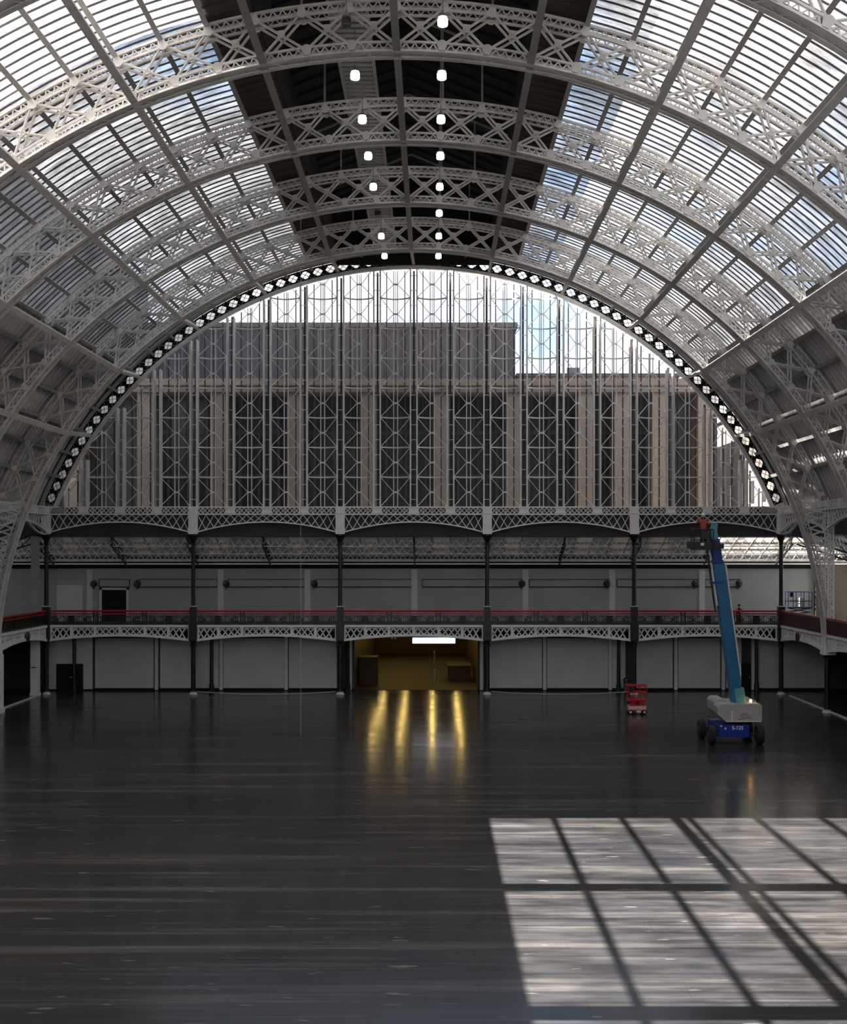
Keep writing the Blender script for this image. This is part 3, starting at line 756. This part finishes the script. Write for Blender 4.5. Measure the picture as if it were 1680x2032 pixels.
# lean-to roofs over the galleries
def leanto(name, lab, L, nrib, loc, rz, mirror=False):
    e = empty(name, loc, lab, 'skylight', kind='structure', rz=rz)
    D = 5.3; zf, zb_ = 11.55, 9.75
    npn = 7
    n = int(round(L/1.3)); w = L/n
    me = MB(); me.add([(.03, .0, zf), (w-.03, .0, zf), (w-.03, D, zb_), (.03, D, zb_)], [(0, 1, 2, 3)])
    me.add([(.03, .0, zf+.012), (w-.03, .0, zf+.012), (w-.03, D, zb_+.012), (.03, D, zb_+.012)], [(0, 3, 2, 1)])
    pm = me.mesh('pane', lean_g)
    bm_ = MB().bar((0, 0, zf-.05), (0, D, zb_-.05), .07, .12, up=(0, 0, 1)).mesh('glazing_bar', iron_g)
    for i in range(n):
        link('pane', pm, e, (w*i, 0, 0)); link('glazing_bar', bm_, e, (w*i, 0, 0))
    for f in (.12, .38, .64, .88):
        z = zf+(zb_-zf)*f-.14; MB().box(0, L, D*f-.05, D*f+.05, z-.07, z+.07).build('purlin', iron_g, e)
    for f in (.2, .5, .8):
        z = zf+(zb_-zf)*f-.22; lp = MB(); lp.box(0, L, D*f-.03, D*f+.03, z-.50, z-.44); nn_ = int(L/.65)
        for i in range(nn_): lp.bar((.65*i, D*f, z-.47), (.65*i+.325, D*f, z), .05, .03); lp.bar((.65*i+.325, D*f, z), (.65*i+.65, D*f, z-.47), .05, .03)
        lp.build('lattice_purlin', iron_w, e)
    MB().box(0, L, D-.1, D+.0, zb_-.5, zb_-.38).box(0, L, D-.6, D-.5, 9.15, 9.27).build('pipe', iron_w, e)
    MB().box(0, L, D-.05, D+.45, 9.0, zb_+.1).build('upstand', dark_w, e)
    MB().box(0, L, -.10, .10, zf-.35, zf+1.75).build('front_beam', dark_w, e)
    tm = MB(); tm.bar((0, 0, zf-.2), (0, D, zb_-.25), .14, .16, up=(0, 0, 1)); tm.bar((0, .2, zf-.9), (0, D, zb_-.75), .10, .1, up=(0, 0, 1))
    for i in range(5):
        a = i/5; b = (i+1)/5
        tm.bar((0, D*a, zf-.2+(zb_-zf)*a), (0, D*b, zf-.9+(zb_-zf+.15)*b), .06, .06)
    tme = tm.mesh('rafter', iron_k)
    for i in range(nrib+1): link('rafter', tme, e, (L*i/nrib, 0, 0))
    return e
leanto('skylight_end', 'sloping glazed roof over the end gallery', 64.8, 12, (-32.4, YE+.35, 0), 0)
leanto('skylight_right', 'sloping glazed roof over the right gallery', 52.5, 10, (26.9, YE, 0), -pi/2)
# for the right side local +y must point to +x; local x then runs towards the viewer
COL.objects['skylight_right'].rotation_euler = (0, 0, -pi/2)
leanto('skylight_left', 'sloping glazed roof over the left gallery', 52.5, 10, (-26.9, YE-52.5, 0), pi/2)
for s in (-1, 1):   # opaque near part of the aisle roofs
    tag(MB().box(min(s*26.5, s*33), max(s*26.5, s*33), -6, YE-52.5, 9.6, 9.9).build('ceiling_aisle_'+side_words[s], dark_w), f'dark roof of the {side_words[s]} aisle near the viewer', 'ceiling', kind='structure')
    tag(MB().box(min(s*26.65, s*26.9), max(s*26.65, s*26.9), -6, YE-PITCH*3, 9.6, 12.4).build('wall_upper_'+side_words[s], sheet), f'grey wall strip above the {side_words[s]} arcade near the viewer', 'wall', kind='structure')

# floor edge strips and rope barrier
for s in (-1, 1):
    tag(MB().box(s*26.3-.05, s*26.3+.05, 0, YE-1.2, 0, .09).build('trim_'+side_words[s], pil_m), f'pale kerb strip along the {side_words[s]} side of the floor', 'trim', kind='structure')
for a, b, w in ((1, 2, 'left of the opening'), (3, 4, 'right of the opening')):
    xa, xb = -26+LB*a+.3, -26+LB*b-.3
    tag(MB().tube([(xa+(xb-xa)*i/16, YE-.3, .24-.19*(1-(2*i/16-1)**2)) for i in range(17)], .03, 5).build('barrier_rope', rope_m), f'pale barrier rope sagging between two columns, {w}', 'rope')

# ------------------------------------------------------------------ hanging lamps
def lamp(x, y, lab, lit=True):
    e = empty('hanging_lamp', (x, y, CZ+19.3), lab, 'lamp', 'lamps under the roof crown')
    MB().lathe([(.17, -.14), (.185, -.10), (.185, .10), (.12, .14)], 14).build('lamp_glass', lamp_e if lit else lens_k, e)
    MB().lathe([(.17, .17), (.15, .24), (.06, .30), (.05, .42)], 12).build('lamp_cap', iron_g, e)
    MB().tube([(0, 0, .40), (0, 0, 5.2)], .022, 5).build('suspension_rod', iron_g, e)
rows = ['topmost in the photo', 'second from the top', 'third from the top', 'fourth from the top', 'fifth from the top', 'sixth from the top', 'seventh from the top', 'lowest, just above the end window ring']
for i in range(8):
    y = 46.6+5.25*i
    lamp(1.72, y, f'bright hanging lamp of the right row, {rows[i]}')
    lit = i not in (0, 5)
    lamp(-1.78, y, (f'bright hanging lamp of the left row, {rows[i]}' if lit else f'unlit dark hanging lamp of the left row, {rows[i]}'), lit)

# corridor lamps: four rows
rowx = [-3.35, -1.25, 1.30, 3.55]
wd = ['leftmost', 'second from the left', 'second from the right', 'rightmost']
lm = MB().lathe([(.09, .0), (.13, .06), (.13, .12)], 10).mesh('lamp_glass', warm_e)
lc = MB().lathe([(.16, .12), (.16, .22), (.05, .30)], 10).mesh('lamp_cap', iron_k)
for i, x in enumerate(rowx):
    for j in range(7):
        e = empty('corridor_lamp', (x, 97.5+4.6*j, 4.1), f'warm yellow lamp in the {wd[i]} row over the corridor', 'lamp', 'corridor lamps, '+wd[i]+' row')
        link('lamp_glass', lm, e); link('lamp_cap', lc, e)
# crates / counters in the corridor
def crate(x0, x1, y0, y1, z, lab, m):
    e = empty('counter', ((x0+x1)/2, (y0+y1)/2, 0), lab, 'counter'); w = (x1-x0)/2; d_ = (y1-y0)/2
    MB().box(-w, w, -d_, d_, .08, z-.06).build('body', m, e, bevel=.02); MB().box(-w-.04, w+.04, -d_-.04, d_+.04, z-.06, z).build('top', cor_w, e); MB().box(-w+.1, w-.1, -d_+.1, d_, 0, .08).build('plinth', iron_k, e)
crate(OX1-2.1, OX1-.3, 101, 104.5, 1.15, 'yellowish counter at the right side of the corridor', cor_w)
crate(OX0+.1, OX0+1.5, 97.5, 99.5, 2.1, 'tall yellowish cabinet at the left side of the corridor', cor_w)
e = empty('partition_screen', (1.5, 108, 0), 'thin brown partition screen standing in the corridor', 'screen')
MB().box(-.03, .03, -9, 9, .05, 1.0).build('panel', cor_w, e); MB().box(-.06, .06, -9, -8.9, 0, 1.1).box(-.06, .06, 8.9, 9, 0, 1.1).build('end_post', pil_m, e)

# light box under middle girder
e = empty('light_box', (1.45, YE+.6, 3.78), 'bright white light box under the middle gallery girder', 'light box')
MB().box(-1.55, 1.5, -.12, .1, -.2, .2).build('diffuser', box_e, e, bevel=.03); MB().box(-1.6, 1.55, .1, .2, -.24, .24).build('housing', iron_k, e)
MB().box(-.9, -.86, 0, .05, .2, .66).box(.9, .94, 0, .05, .2, .66).build('hanger', iron_k, e)
e = empty('wall_projector', (-1.4, YE+.6, 3.95), 'small dark projector hung left of the white light box', 'projector')
MB().box(-.35, .3, -.15, .25, -.12, .12).build('body', dark_bar, e, bevel=.02); MB().box(-.2, -.1, -.18, -.15, -.05, .06).box(.05, .12, -.18, -.15, -.05, .06).build('lens', white_m, e); MB().box(-.03, .03, 0, .05, .12, .5).build('hanger', iron_k, e)

# wall fans on the upper wall
for px, w in ((187, 'left of the upper door'), (273, 'right of the upper door'), (449, 'second bay'), (623, 'left of the middle bay'), (1034, 'right of the middle bay'), (1202, 'left of the fifth column'), (1376, 'left of the boom'), (1463, 'right of the boom')):
    e = empty('wall_fan', (ux(px), YU-.02, uz(1158)), f'small black round wall fan on the gallery wall, {w}', 'fan', 'wall fans')
    o = MB().lathe([(.25, 0), (.27, .08), (.25, .18), (.1, .22)], 14).build('drum', iron_k, e, (0, -.18, 0)); o.rotation_euler = (pi/2, 0, R_(25))
    MB().box(-.05, .05, -.2, 0, -.38, -.05).build('bracket', iron_k, e)
    b = MB()
    for i in range(4): a = i*pi/2+.4; b.bar((0, -.42, 0), (.2*cos(a), -.42, .2*sin(a)), .07, .01)
    b.build('blades', dark_bar, e)

# hanging wire
tag(MB().tube([(-5.8, 69.55, 0.02), (-5.8, 69.55, 28.4)], .012, 5).build('hanging_wire', rope_m), 'thin pale wire hanging from the roof to the floor', 'wire')

# ------------------------------------------------------------------ people
def person(name, loc, lab, top, legs, hatm, pose):
    e = empty(name, loc, lab, 'person')
    me = bpy.data.meshes.new('body'); V = pose['v']; me.from_pydata([v[:3] for v in V], pose['e'], []); me.materials.append(top)
    o = link('body', me, e)
    sk = o.modifiers.new('skin', 'SKIN')
    for i, v in enumerate(V): me.skin_vertices[0].data[i].radius = (v[3], v[3]*.85)
    me.skin_vertices[0].data[0].use_root = True
    su = o.modifiers.new('sub', 'SUBSURF'); su.levels = 1; su.render_levels = 1
    hx, hy, hz = pose['head']
    hd = MB().lathe([(.02, -.12), (.055, -.10), (.08, -.03), (.085, .04), (.07, .10), (.03, .13)], 12).build('head', skin_m, e, (hx, hy, hz), smooth=True)
    MB().lathe([(.10, .03), (.105, .05), (.098, .09), (.07, .14), (.02, .16)], 12).build(pose.get('hatname', 'hair'), hatm, e, (hx, hy, hz), smooth=True)
    fc = MB(); fc.box(-.012, .012, -.105, -.08, -.03, .01); fc.box(-.04, -.02, -.09, -.078, .015, .028); fc.box(.02, .04, -.09, -.078, .015, .028); fc.box(-.025, .025, -.088, -.07, -.06, -.052)
    fc.build('face', skin_m, e, (hx, hy, hz))
    # hands with fingers
    for (x, y, z) in pose['hands']:
        h = MB().box(x-.035, x+.035, y-.015, y+.015, z-.01, z+.07)
        for i in range(4): h.box(x-.034+.018*i, x-.020+.018*i, y-.012, y+.008, z+.07, z+.13+(.02 if i in (1, 2) else 0))
        h.bar((x+.03, y, z+.02), (x+.065, y-.01, z+.07), .018, .018); h.build('hand', skin_m, e)
    tr = MB()
    for s in (-1, 1):
        tr.lathe([(.055, .06), (.07, .4), (.085, .7), (.10, .88)], 10, cx=s*.10)
        tr.box(s*.10-.05, s*.10+.05, -.16, .08, 0, .08)
    tr.build('trousers', legs, e, smooth=False)
    return e
stand = {'v': [(0,0,.95,.15), (0,0,1.15,.15), (0,0,1.40,.16), (0,0,1.50,.07), (0,0,1.56,.055), (.19,0,1.42,.065), (.30,-.08,1.22,.05), (.26,-.28,1.28,.04), (-.19,0,1.42,.065), (-.32,-.05,1.30,.05), (-.30,-.2,1.5,.04), (.09,0,.9,.10), (-.09,0,.9,.10)],
         'e': [(0,1),(1,2),(2,3),(3,4),(2,5),(5,6),(6,7),(2,8),(8,9),(9,10),(0,11),(0,12)], 'head': (0, -.02, 1.68), 'hands': [(.26,-.30,1.29), (-.30,-.22,1.52)], 'hatname': 'hard_hat'}

# ------------------------------------------------------------------ blue boom lift
BY = 68.4
bl = empty('boom_lift', (17.45, BY, 0), 'blue telescopic boom lift with grey counterweight, boom raised to the arcade', 'boom lift')
cwt = MB()
sh = [(-1.18, 1.55), (-.72, 1.14), (1.12, 1.14), (1.17, 1.22), (1.17, 2.0), (1.05, 2.12), (-1.0, 2.12), (-1.18, 1.95)]
cwt.prism(sh, -1.15, -.2); cwt.prism([(-1.16, 1.6), (-.8, 1.3), (1.1, 1.3), (1.1, 2.16), (.72, 2.26), (.42, 2.1), (-.4, 2.1), (-.6, 2.26), (-1.0, 2.26), (-1.16, 2.1)], -.2, 1.6)
cwt.build('counterweight', cw_m, bl, bevel=.08)
MB().box(-.75, 1.1, -1.2, -1.15, 1.17, 1.21).box(-.45, -.4, -1.19, -1.15, 1.2, 1.75).build('trim_strip', white_m, bl)
MB().box(-1.15, .45, -1.35, 1.5, .38, 1.0).box(-.72, .38, -1.40, -1.35, .36, 1.04).build('chassis', blue_d, bl, bevel=.04)
MB().lathe([(.55, .98), (.55, 1.16)], 20).build('turntable', iron_k, bl)
w = MB().lathe([(.30, -.17), (.46, -.17), (.50, -.10), (.50, .10), (.46, .17), (.30, .17)], 20).mesh('wheel', rubber)
hub = MB().lathe([(.22, -.19), (.20, .19)], 10).mesh('hub', dark_bar)
for (x, y) in ((-1.5, -1.2), (-1.5, 1.3), (1.0, -1.2), (1.0, 1.3)):
    o = link('wheel', w, bl, (x, y, .5), rot=(0, pi/2, 0)); link('hub', hub, o)
MB().box(-1.4, .9, -1.25, -1.12, .42, .56).box(-1.4, .9, 1.25, 1.38, .42, .56).build('axle', iron_k, bl)
MB().box(-1.08, -1.0, -1.42, -1.38, .95, 1.02).box(-.86, -.78, -1.42, -1.38, .80, .90).build('marker_light', white_m, bl)
def boomline(t): return Vector((.02+(-1.26)*t, -.35, 2.05+(9.25)*t))
def seg(name, t0, t1, w_, h_, m, off=(0,0,0)):
    a, b = boomline(t0)+Vector(off), boomline(t1)+Vector(off)
    return MB().bar(a, b, w_, h_).build(name, m, bl, bevel=.02)
seg('base_boom', 0.0, .80, .58, .62, blue_m); seg('mid_boom', .75, .94, .46, .5, blue_d); seg('tip_boom', .90, 1.0, .34, .38, blue_l)
seg('boom_foot', -.02, .09, .52, .72, blue_l, (.16, 0, 0))
seg('hose_track', .56, .97, .09, .12, white_m, (-.36, -.1, 0)); seg('lift_cylinder', .16, .80, .10, .12, white_m, (.38, -.1, 0))
seg('cable_carrier', .52, .97, .07, .2, iron_k, (-.46, .05, 0)); seg('hose_guide', .06, .80, .07, .2, iron_k, (.31, .0, 0))
MB().box(-.34, .30, -.7, -.02, 10.0, 10.14).box(-.32, .28, -.7, -.02, 8.9, 9.0).build('boom_collar', blue_d, bl, loc=(-1.05, 0, -.5))
jib = MB().bar((-1.22, -.35, 11.1), (-1.15, -.35, 11.6), .3, .3).bar((-1.2, -.35, 11.5), (-1.7, -.35, 10.3), .2, .2); jib.build('jib', blue_l, bl, bevel=.02)
bk = MB().box(-2.45, -1.45, -1.4, -.6, 10.18, 10.26).box(-2.7, -1.3, -1.3, -.7, 10.26, 10.62)
bk.build('basket_floor', iron_k, bl)
rl = MB()
for z in (10.7, 11.25):
    rl.tube([(-2.45, -1.4, z), (-1.45, -1.4, z), (-1.45, -.6, z), (-2.45, -.6, z), (-2.45, -1.4, z)], .03, 6)
for x in (-2.45, -1.95, -1.45):
    for y in (-1.4, -.6): rl.tube([(x, y, 10.2), (x, y, 11.25)], .03, 6)
rl.build('basket_rail', iron_k, bl)
MB().box(-2.1, -1.7, -1.5, -1.38, 10.75, 11.2).build('control_box', iron_k, bl); MB().box(-1.35, -.75, -.75, -.5, 10.25, 10.5).build('pivot_housing', iron_k, bl); MB().box(-2.12, -1.94, -1.46, -1.42, 10.4, 10.55).build('notice_plate', white_m, bl)
MB().lathe([(.06, 0), (.07, .1), (.03, .16)], 10).build('beacon', amber_e, bl, (.62, -.9, 2.16)); MB().lathe([(.08, -.04), (.08, .02)], 10).build('beacon_base', iron_k, bl, (.62, -.9, 2.14))
tx = bpy.data.curves.new('model_text', 'FONT'); tx.body = 'S-125'; tx.size = .26; tx.extrude = .004; tx.align_x = 'CENTER'; tx.offset = .006
dg = bpy.data.objects.new('tmp', tx); COL.objects.link(dg); bpy.context.view_layer.update()
tme = bpy.data.meshes.new_from_object(dg.evaluated_get(bpy.context.evaluated_depsgraph_get())); bpy.data.objects.remove(dg)
tme.materials.clear(); tme.materials.append(white_m)
link('lettering', tme, bl, (-.18, -1.406, .80), rot=(pi/2, 0, 0))
pr = MB()
pr.box(.0, .5, -1.158, -1.15, 1.5, 1.54).box(.05, .62, -1.158, -1.15, 1.36, 1.42).box(.12, .45, -1.158, -1.15, 1.6, 1.63).box(-.1, .2, -1.158, -1.15, 1.27, 1.31)
pr.build('red_marking', mat('faded_red', (.30, .16, .20), .6, noise=.3, nscale=9), bl)
person('person', (15.55, BY-1.0, 10.27), 'person in a red jacket and white helmet standing in the raised basket', cloth_r, cloth_k, white_m, stand)

# ------------------------------------------------------------------ scissor lifts
def scissor(name, loc, lab, m, panel, wdt, deck, top, rz=0):
    e = empty(name, loc, lab, 'scissor lift', rz=rz); L = wdt/2; D = .38
    MB().box(-L, L, -D, D, .16, .30).build('chassis', m, e, bevel=.02)
    MB().box(-L*.95, L*.95, -D-.03, D+.03, .28, .52).build('base_cover', panel, e, bevel=.02)
    wm = MB().lathe([(.08, -.05), (.15, -.05), (.15, .05), (.08, .05)], 14).mesh('wheel', rubber); hm = MB().lathe([(.07, -.06), (.07, .06)], 8).mesh('hub', white_m)
    for x in (-L*.75, L*.75):
        for y in (-D, D):
            o = link('wheel', wm, e, (x, y, .15), rot=(pi/2, 0, 0)); link('hub', hm, o)
    sc = MB(); n = 2; z0 = .54; hh = (deck-z0-.04)/n
    for y in (-D+.05, D-.05):
        for i in range(n):
            sc.bar((-L*.85, y, z0+hh*i), (L*.85, y, z0+hh*(i+1)), .05, .04); sc.bar((L*.85, y, z0+hh*i), (-L*.85, y, z0+hh*(i+1)), .05, .04)
    sc.build('scissor_arms', m, e)
    MB().box(-L, L, -D, D, deck-.04, deck+.06).build('platform', m, e, bevel=.01)
    r = MB()
    for z in (deck+.5, top):
        r.tube([(-L, -D, z), (L, -D, z), (L, D, z), (-L, D, z), (-L, -D, z)], .035, 6)
    for x in (-L, -L*.33, L*.33, L):
        for y in (-D, D): r.tube([(x, y, deck), (x, y, top)], .03, 6)
    r.build('guard_rail', m, e)
    MB().box(-L+.1, -L+.35, -D-.12, -D, top-.35, top-.02).build('control_box', iron_k, e, bevel=.01)
    MB().box(-.05, .2, -D-.04, -D, .12, .24).build('ladder_plate', white_m, e)
    return e
scissor('red_scissor_lift', (14.05, 80.0, 0), 'small red scissor lift on the floor in front of the fifth column', lift_red, lift_pink, 1.15, .86, 1.78)
b = scissor('blue_scissor_lift', (28.2, 94.2, 4.9), 'dark blue scissor lift parked on the gallery at the right', blue_k, blue_k, 1.75, 1.1, 2.27)
MB().box(.0, .35, -.3, .0, 1.2, 1.85).build('tool_bag', cw_m, b)
# small bin by the post
e = empty('waste_bin', (lx(1236), 91.9, 0), 'green bin with a black sack beside the post left of the red lift', 'bin')
MB().lathe([(.20, 0.0), (.24, .7), (.25, .78)], 12).build('bin_body', bin_m, e); MB().lathe([(.24, .78), (.27, .88), (.24, 1.02), (.08, 1.12)], 12).build('bin_sack', iron_k, e)
# figure on the gallery
lean = {'v': [(0,0.1,.85,.13), (0,0.02,1.0,.13), (0,-.14,1.14,.13), (0,-.2,1.2,.06), (0,-.23,1.24,.05), (.17,-.15,1.13,.06), (.24,-.28,1.02,.045), (.20,-.42,1.06,.04), (-.17,-.15,1.13,.06), (-.24,-.28,1.02,.045), (-.18,-.42,1.06,.04), (.09,.1,.82,.1), (-.09,.1,.82,.1)],
        'e': stand['e'], 'head': (0, -.26, 1.33), 'hands': [(.20,-.46,1.04), (-.18,-.46,1.04)]}
person('person', ((1464-859)/27.8+CX, YE+.62, 4.9), 'person in dark red leaning on the gallery handrail right of the boom', maroon, cloth_k, hair_m, lean)

# ------------------------------------------------------------------ buildings outside
SB = F/104.0
def bx(px, y=104.0): return (px-859)*y/F + CX
hb = empty('office_building', (0, 104, 0), 'stone fronted building with giant pilasters seen through the end window', 'building')
ZL = CZ+(1098-766)/SB
MB().box(-34, 25.1, 3.2, 4.2, 4.7, ZL).build('recessed_wall', bay_m, hb)
MB().box(-34, 25.1, -.5, 4.2, ZL, ZL+.55).box(-34, 25.1, -.25, 4.2, ZL-.5, ZL).build('cornice', stone, hb)
for i, px in enumerate((-6, 142, 287, 432, 585, 731, 877, 1021, 1162, 1234, 1309, 1400)):
    w = .62
    MB().box(bx(px)-w, bx(px)+w, 0, 3.2, 4.7, ZL-.5).build('pilaster', stone, hb)
pm = MB().box(-.08, .08, 0, .5, 4.7, ZL-.5).mesh('bay_mullion', office2)
for px in (-6, 142, 287, 432, 585, 731, 877, 1021, 1162):
    for j in (-.25, .0, .25):
        link('bay_mullion', pm, hb, (bx(px+73)+j*6.5, 2.7, 0))
for z in (12.5, 16.2, 19.9): MB().box(-34, 25.1, 3.0, 3.2, z, z+.35).build('spandrel', office2, hb)
tb = empty('tower_block', (0, 113, 0), 'tall dark clad block rising behind the pilastered front', 'building')
Xr = bx(1022, 113); Zt = CZ+(1098-650)*113/F
MB().box(-41, Xr, 0, 25, 4.7, Zt).build('body', office, tb)
fm = MB().box(-.1, .1, -.25, 0, 23, Zt-.2).mesh('cladding_fin', office2)
for i in range(31): link('cladding_fin', fm, tb, (Xr-.8-1.5*i, 0, 0))
MB().box(-41.2, Xr+.2, -.3, 25, Zt, Zt+.4).build('parapet', office2, tb)
rb = empty('low_office', (0, 118, 0), 'lower grey building on the skyline right of the dark block', 'building')
Zr = CZ+(1098-748)*118/F
MB().box(Xr+.6, bx(1345, 118), 0, 15, 0, Zr).build('body', stone, rb); MB().box(Xr+.4, bx(1345, 118)+.2, -.3, 15, Zr, Zr+.3).build('parapet', office2, rb)
MB().box(bx(1140, 118)-.6, bx(1140, 118)+.6, 1, 3, Zr+.3, Zr+1.0).box(bx(1105, 118), bx(1107, 118)+.1, 1, 1.2, Zr+.3, Zr+1.8).build('roof_plant', office2, rb)
sw = empty('sunlit_wing', (30, 112, 0), 'sunlit stone wing at the right edge of the end window', 'building')
MB().box(0, 6, -16, 26, 0, 23).build('body', stone2, sw); MB().box(-.3, 6, -16, 26, 23, 23.5).build('cornice', stone, sw)
wm = MB().box(-.05, .05, -.6, .6, 0, 2.0).mesh('window', bay_m)
for i in range(9):
    for j in range(5): link('window', wm, sw, (0, -13+4*i, 2.2+4.1*j))
tag(MB().box(-41.5, 29.6, 97.2, 150, 4.56, 4.69).build('podium', asph), 'grey podium deck outside between the hall and the buildings', 'podium', kind='structure')
# unseen tower added on the left, sized to keep sun off the far bays
nb = empty('shading_tower', (-47, 73, 0), 'tall block added outside the left roof to keep sun off the far bays', 'building')
MB().box(-7, 7, -24.3, 24.3, 0, 71).build('body', office2, nb); MB().box(-7.2, 7.2, -24.4, 24.5, 71, 71.6).build('parapet', office, nb)
nw = empty('darkening_block', (-51, 150, 0), 'long lower block added beyond the tower to darken the lower left roof glass', 'building')  # lower block added to darken the view through the lower left glass
MB().box(-8, 8, -50, 50, 0, 51).build('body', office, nw); MB().box(-8.3, 8.3, -50.3, 50.3, 51, 51.6).build('parapet', office2, nw)
print('objects', len(bpy.data.objects))
